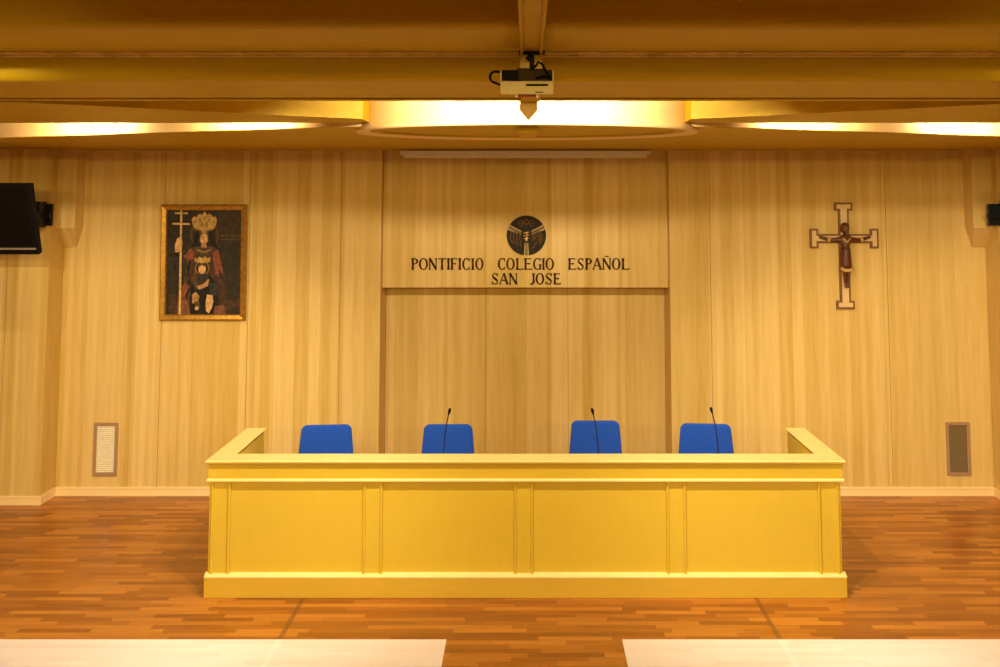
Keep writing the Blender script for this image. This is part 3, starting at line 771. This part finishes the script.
# ------------------------------------------------------------------ crucifix
CYY = WY - 0.03
cxx, czc = at(844.2, 238.5, CYY)
cr = thing('crucifix', 'pale wooden crucifix with flared ends and dark carved figure hung on the wall', 'crucifix', (cxx, CYY, czc))
pz = lambda py: at(844, py, CYY)[1] - czc
pw = 1/F*CYY
def cross_outline(g):
    """potent cross: bars with T ends; g = grow"""
    hw = 5.1*pw + g; ta = 8.8*pw + g; td = 8*pw
    zt, zb_ = pz(202.5)+g, pz(309)-g
    xl_, xr_ = -33.8*pw-g, 34.2*pw+g
    ah = 4.4*pw+g; ta2 = 9.6*pw+g
    return [(-ta, zt), (-ta, zt-td-g*2), (-hw, zt-td-g*2), (-hw, ah), (xl_+td+g*2, ah), (xl_+td+g*2, ta2), (xl_, ta2), (xl_, -ta2), (xl_+td+g*2, -ta2), (xl_+td+g*2, -ah), (-hw, -ah),
            (-hw, zb_+td+g*2), (-ta, zb_+td+g*2), (-ta, zb_), (ta, zb_), (ta, zb_+td+g*2), (hw, zb_+td+g*2), (hw, -ah), (xr_-td-g*2, -ah), (xr_-td-g*2, -ta2), (xr_, -ta2), (xr_, ta2),
            (xr_-td-g*2, ta2), (xr_-td-g*2, ah), (hw, ah), (hw, zt-td-g*2), (ta, zt-td-g*2), (ta, zt)]
bm = bmesh.new(); slab_xz(bm, cross_outline(0.0), 0.0, 0.028); obj('cross_board', bm, M['crossrim'], cr)
bm = bmesh.new(); slab_xz(bm, cross_outline(-0.018), -0.004, 0.0); obj('cross_face', bm, M['cross'], cr)
# carved figure: one skinned body
def skinned(name, verts, edges, radii, mat, parent, root=0, levels=2):
    me = bpy.data.meshes.new(name); me.from_pydata([Vector(v) for v in verts], edges, []); me.materials.append(mat)
    o = bpy.data.objects.new(name, me); link(o, parent)
    m = o.modifiers.new('skin', 'SKIN'); m.use_smooth_shade = True
    for i, r in enumerate(radii):
        r = r if isinstance(r, tuple) else (r, r)
        me.skin_vertices[0].data[i].radius = r
    me.skin_vertices[0].data[root].use_root = True
    s = o.modifiers.new('sub', 'SUBSURF'); s.levels = levels; s.render_levels = levels
    return o
yy = -0.035
V = [(0, yy, pz(258)), (0, yy-0.006, pz(250)), (0, yy-0.008, pz(244)), (0, yy-0.004, pz(238.5)), (0.0, yy-0.008, pz(233)),
     (-0.05, yy, pz(239.5)), (-0.14, yy+0.006, pz(240)), (-0.215, yy+0.012, pz(237.5)), (-0.245, yy+0.014, pz(237)),
     (0.05, yy, pz(239.5)), (0.14, yy+0.006, pz(240)), (0.215, yy+0.012, pz(237.5)), (0.245, yy+0.014, pz(237)),
     (-0.024, yy, pz(262)), (-0.020, yy-0.016, pz(272)), (-0.010, yy, pz(283)), (-0.007, yy-0.015, pz(287.5)),
     (0.024, yy, pz(262)), (0.020, yy-0.018, pz(272)), (0.010, yy-0.002, pz(283)), (0.009, yy-0.017, pz(287.5))]
E = [(0, 1), (1, 2), (2, 3), (3, 4), (3, 5), (5, 6), (6, 7), (7, 8), (3, 9), (9, 10), (10, 11), (11, 12), (0, 13), (13, 14), (14, 15), (15, 16), (0, 17), (17, 18), (18, 19), (19, 20)]
Rr = [0.038, 0.035, 0.042, 0.034, 0.018, 0.027, 0.021, 0.015, 0.012, 0.027, 0.021, 0.015, 0.012, 0.024, 0.018, 0.012, 0.011, 0.024, 0.018, 0.012, 0.011]
skinned('figure_body', V, E, Rr, M['corpus'], cr)
bm = bmesh.new(); ball(bm, (0.0, yy-0.016, pz(229)), 0.029, 0.034, 0.040); ball(bm, (0.0, yy-0.049, pz(230)), 0.007, 0.009, 0.011)
ball(bm, (-0.010, yy-0.045, pz(228)), 0.005, 0.004, 0.004); ball(bm, (0.010, yy-0.045, pz(228)), 0.005, 0.004, 0.004)
obj('head', bm, M['bronze'], cr, smooth=True)
bm = bmesh.new(); ball(bm, (-0.002, yy+0.002, pz(228)), 0.042, 0.034, 0.054); obj('hair', bm, M['corpus'], cr, smooth=True)
bm = bmesh.new(); zz = [pz(247), pz(252), pz(258), pz(264), pz(268.5)]
rw = [0.040, 0.044, 0.048, 0.052, 0.054]
rings = [[bm.verts.new((rw[i]*math.cos(2*PI*k/20)*(1+0.03*(k % 2)), yy-0.004+0.041*math.sin(2*PI*k/20)*(1+0.06*(k % 2)), zz[i])) for k in range(20)] for i in range(5)]
for a, b in zip(rings, rings[1:]):
    for k in range(20): bm.faces.new([a[k], a[(k+1) % 20], b[(k+1) % 20], b[k]])
bm.faces.new(rings[0]); bm.faces.new(rings[-1][::-1])
obj('robe', bm, M['corpus'], cr, smooth=True)
bm = bmesh.new(); tube(bm, [(-0.052, yy-0.015, pz(268)), (-0.02, yy-0.045, pz(270)), (0.03, yy-0.045, pz(270)), (0.052, yy-0.015, pz(268))], 0.018, 8); obj('robe_hem', bm, M['cloth'], cr, smooth=True)
bm = bmesh.new(); tube(bm, [(-0.034, yy-0.040, pz(238)), (0.0, yy-0.056, pz(242)), (0.034, yy-0.040, pz(238))], 0.010, 8); obj('collar', bm, M['cloth'], cr, smooth=True)
for sx_ in (-1, 1):
    bm = bmesh.new(); tube(bm, [(sx_*0.140, yy+0.004, pz(240)), (sx_*0.165, yy+0.008, pz(239.3))], 0.024, 10); obj('cuff', bm, M['cloth'], cr, smooth=True)

# ------------------------------------------------------------------ framed painting
PY = WY - 0.02
plx, pzt = at(163.2, 204.3, PY); prx = at(248.5, 204.3, PY)[0]; pzb = at(246, 320.5, PY)[1]
plx = (plx + at(159.2, 320, PY)[0])/2 ; prx = (prx + at(245.8, 320, PY)[0])/2
W, Hh = prx-plx, pzt-pzb
pt = thing('framed_painting', 'gilt framed dark painting of two crowned figures, hung left of the alcove', 'painting', (plx, PY, pzb))
pt.rotation_euler = (math.radians(2.0), 0, 0)
def frame_ring(bm, o, i_, y0, y1a, y1b):
    def r(d, y): return [(d, y, d), (W-d, y, d), (W-d, y, Hh-d), (d, y, Hh-d)]
    rows = [r(o, y0), r(o, y1a), r(i_, y1b), r(i_, y0)]
    V = [[bm.verts.new(p) for p in q] for q in rows]
    for a in range(4):
        for k in range(4): bm.faces.new([V[a][k], V[a][(k+1) % 4], V[(a+1) % 4][(k+1) % 4], V[(a+1) % 4][k]])
bm = bmesh.new(); frame_ring(bm, 0.0, 0.018, 0.015, -0.008, -0.026); frame_ring(bm, 0.016, 0.050, 0.015, -0.030, -0.018); obj('frame', bm, M['gold'], pt)
bm = bmesh.new(); frame_ring(bm, 0.050, 0.058, 0.010, -0.014, -0.004); obj('inner_slip', bm, M['golddark'], pt)
# painted canvas: colour shapes in paint, laid thinly over one another
pal = {'bg': (0.040, 0.030, 0.018), 'bg2': (0.055, 0.033, 0.016), 'gold': (0.42, 0.25, 0.07), 'gold2': (0.26, 0.15, 0.045), 'skin': (0.60, 0.34, 0.14), 'skin2': (0.40, 0.20, 0.08),
       'red': (0.30, 0.085, 0.045), 'red2': (0.085, 0.040, 0.022), 'dark': (0.016, 0.014, 0.012), 'blue': (0.040, 0.038, 0.032), 'staff': (0.55, 0.34, 0.12), 'pink': (0.24, 0.09, 0.045), 'brown': (0.11, 0.06, 0.025), 'line': (0.13, 0.08, 0.03)}
keys = list(pal); pm = [plain('paint_'+k, tuple(c*(1.0 if k in ('gold', 'skin', 'staff', 'gold2', 'skin2') else 0.72) for c in v), 0.5, spec=0.2, noise=0.35, scale=22) for k, v in pal.items()]
ix = {k: i for i, k in enumerate(keys)}
bm = bmesh.new(); layer = [0]
px_ = PY/F
def q(u, v): return ((9.0 + u*0.1651)*px_, Hh - (3.0 + v*0.1651)*px_)     # painting sketched on a 424 x 640 grid
def shape(col, pts):
    layer[0] += 1
    slab_xz(bm, [q(u, v) for u, v in pts], 0.006 - 0.00012*layer[0], 0.0065, mi=ix[col])
def oval(col, cu, cv, ru, rv, n=20): shape(col, [(cu+ru*math.cos(2*PI*i/n), cv+rv*math.sin(2*PI*i/n)) for i in range(n)])
shape('bg', [(-22, 12), (442, 12), (442, 652), (-22, 652)])
shape('bg2', [(285, 20), (424, 20), (424, 205), (290, 205)])
shape('line', [(290, 168), (424, 166), (424, 171), (290, 173)]); shape('line', [(290, 190), (424, 188), (424, 192), (290, 194)])
shape('red2', [(0, 520), (60, 525), (70, 640), (0, 640)]); shape('red2', [(330, 560), (424, 550), (424, 600), (340, 610)])
oval('brown', 205, 165, 88, 92)                                  # soft halo
oval('bg2', 205, 168, 74, 78)
shape('dark', [(150, 150), (260, 150), (285, 235), (300, 300), (110, 300), (130, 235)])     # veil
shape('red2', [(130, 235), (170, 232), (250, 232), (290, 250), (310, 330), (335, 420), (350, 520), (345, 640), (75, 640), (60, 520), (90, 450), (100, 330), (82, 300), (105, 260)])
shape('red', [(82, 292), (125, 245), (150, 262), (140, 310), (115, 325)])
shape('red', [(255, 250), (292, 262), (305, 330), (320, 390), (275, 400), (262, 320)])
shape('brown', [(150, 238), (255, 236), (280, 265), (205, 285), (130, 262)])
shape('gold2', [(165, 250), (200, 262), (245, 250), (250, 258), (204, 272), (160, 258)])
shape('dark', [(30, 270), (60, 262), (72, 330), (50, 385), (22, 370)])                     # sleeve
shape('blue', [(22, 300), (75, 290), (110, 350), (90, 420), (50, 400)])
shape('skin', [(40, 190), (62, 176), (72, 200), (66, 240), (52, 268), (30, 268), (30, 225)]) # raised hand
oval('skin', 203, 180, 27, 40)
shape('brown', [(176, 150), (230, 150), (234, 205), (240, 222), (226, 200), (222, 165), (204, 152), (184, 165), (180, 200), (168, 222), (172, 190)])
shape('skin2', [(190, 212), (216, 212), (222, 240), (186, 240)])
shape('skin2', [(190, 176), (199, 174), (199, 178), (190, 180)]); shape('skin2', [(208, 174), (217, 176), (217, 180), (208, 178)])
shape('red', [(195, 203), (211, 203), (208, 208), (198, 208)]); shape('skin2', [(201, 180), (205, 180), (208, 195), (200, 195)])
crown = [(150, 132), (132, 100), (128, 68), (142, 52), (158, 60), (165, 42), (182, 38), (192, 48), (198, 28), (212, 28), (218, 48), (232, 38), (248, 44), (254, 58), (270, 54), (280, 72), (274, 104), (258, 134), (205, 146)]
shape('gold', crown)
for cu, cv in ((150, 84), (178, 74), (205, 66), (232, 74), (260, 84), (190, 104), (220, 104)): oval('gold2', cu, cv, 9, 12, 12)
shape('gold2', [(152, 126), (205, 137), (258, 127), (256, 135), (205, 146), (154, 134)])
# drapery folds
rd = random.Random(4)
for i in range(26):
    u = rd.uniform(95, 320); v0 = rd.uniform(300, 520); ln = rd.uniform(50, 120); sl = (u-205)*0.18; wd = rd.uniform(3, 8)
    shape(rd.choice(['red2', 'dark', 'red', 'brown', 'pink'][:4]), [(u, v0), (u+wd, v0+4), (u+wd+sl, v0+ln), (u+sl*0.9, v0+ln*0.9)])
# child
oval('brown', 196, 362, 48, 50); oval('gold2', 196, 362, 42, 44); oval('dark', 196, 364, 36, 38)
shape('dark', [(140, 420), (165, 398), (230, 398), (262, 430), (285, 480), (300, 640), (130, 640), (125, 500)])
shape('brown', [(132, 415), (160, 402), (180, 440), (200, 478), (205, 490), (160, 490), (140, 450)])
shape('blue', [(165, 400), (232, 400), (240, 470), (180, 480)])
oval('skin', 196, 366, 23, 32)
shape('brown', [(172, 345), (196, 328), (222, 345), (220, 356), (196, 344), (174, 358)])
shape('gold', [(150, 325), (150, 300), (166, 308), (178, 294), (196, 304), (214, 292), (226, 306), (244, 296), (242, 326), (196, 334)])
shape('skin2', [(165, 470), (210, 455), (228, 430), (240, 430), (232, 470), (180, 492)])
shape('skin2', [(138, 520), (160, 505), (182, 530), (170, 580), (140, 570)]); shape('brown', [(150, 565), (180, 560), (190, 600), (160, 610)])
oval('skin', 168, 602, 12, 12)
shape('blue', [(240, 455), (285, 450), (305, 520), (255, 530), (240, 500)])                # right sleeve and hand
shape('skin', [(228, 520), (262, 525), (266, 560), (258, 600), (240, 632), (224, 618), (220, 570)])
shape('pink', [(55, 555), (100, 540), (125, 600), (130, 640), (50, 640)]); shape('red', [(60, 490), (100, 450), (120, 470), (90, 540), (58, 540)])
shape('pink', [(275, 590), (330, 580), (345, 640), (270, 640)])
# staff with double cross bar
shape('staff', [(60, 5), (71, 5), (73, 640), (60, 640)]); shape('staff', [(28, 30), (103, 31), (103, 40), (28, 39)]); shape('staff', [(14, 92), (118, 94), (118, 105), (14, 103)])
shape('skin', [(55, 205), (74, 200), (76, 228), (56, 232)])
obj('canvas', bm, pm, pt)
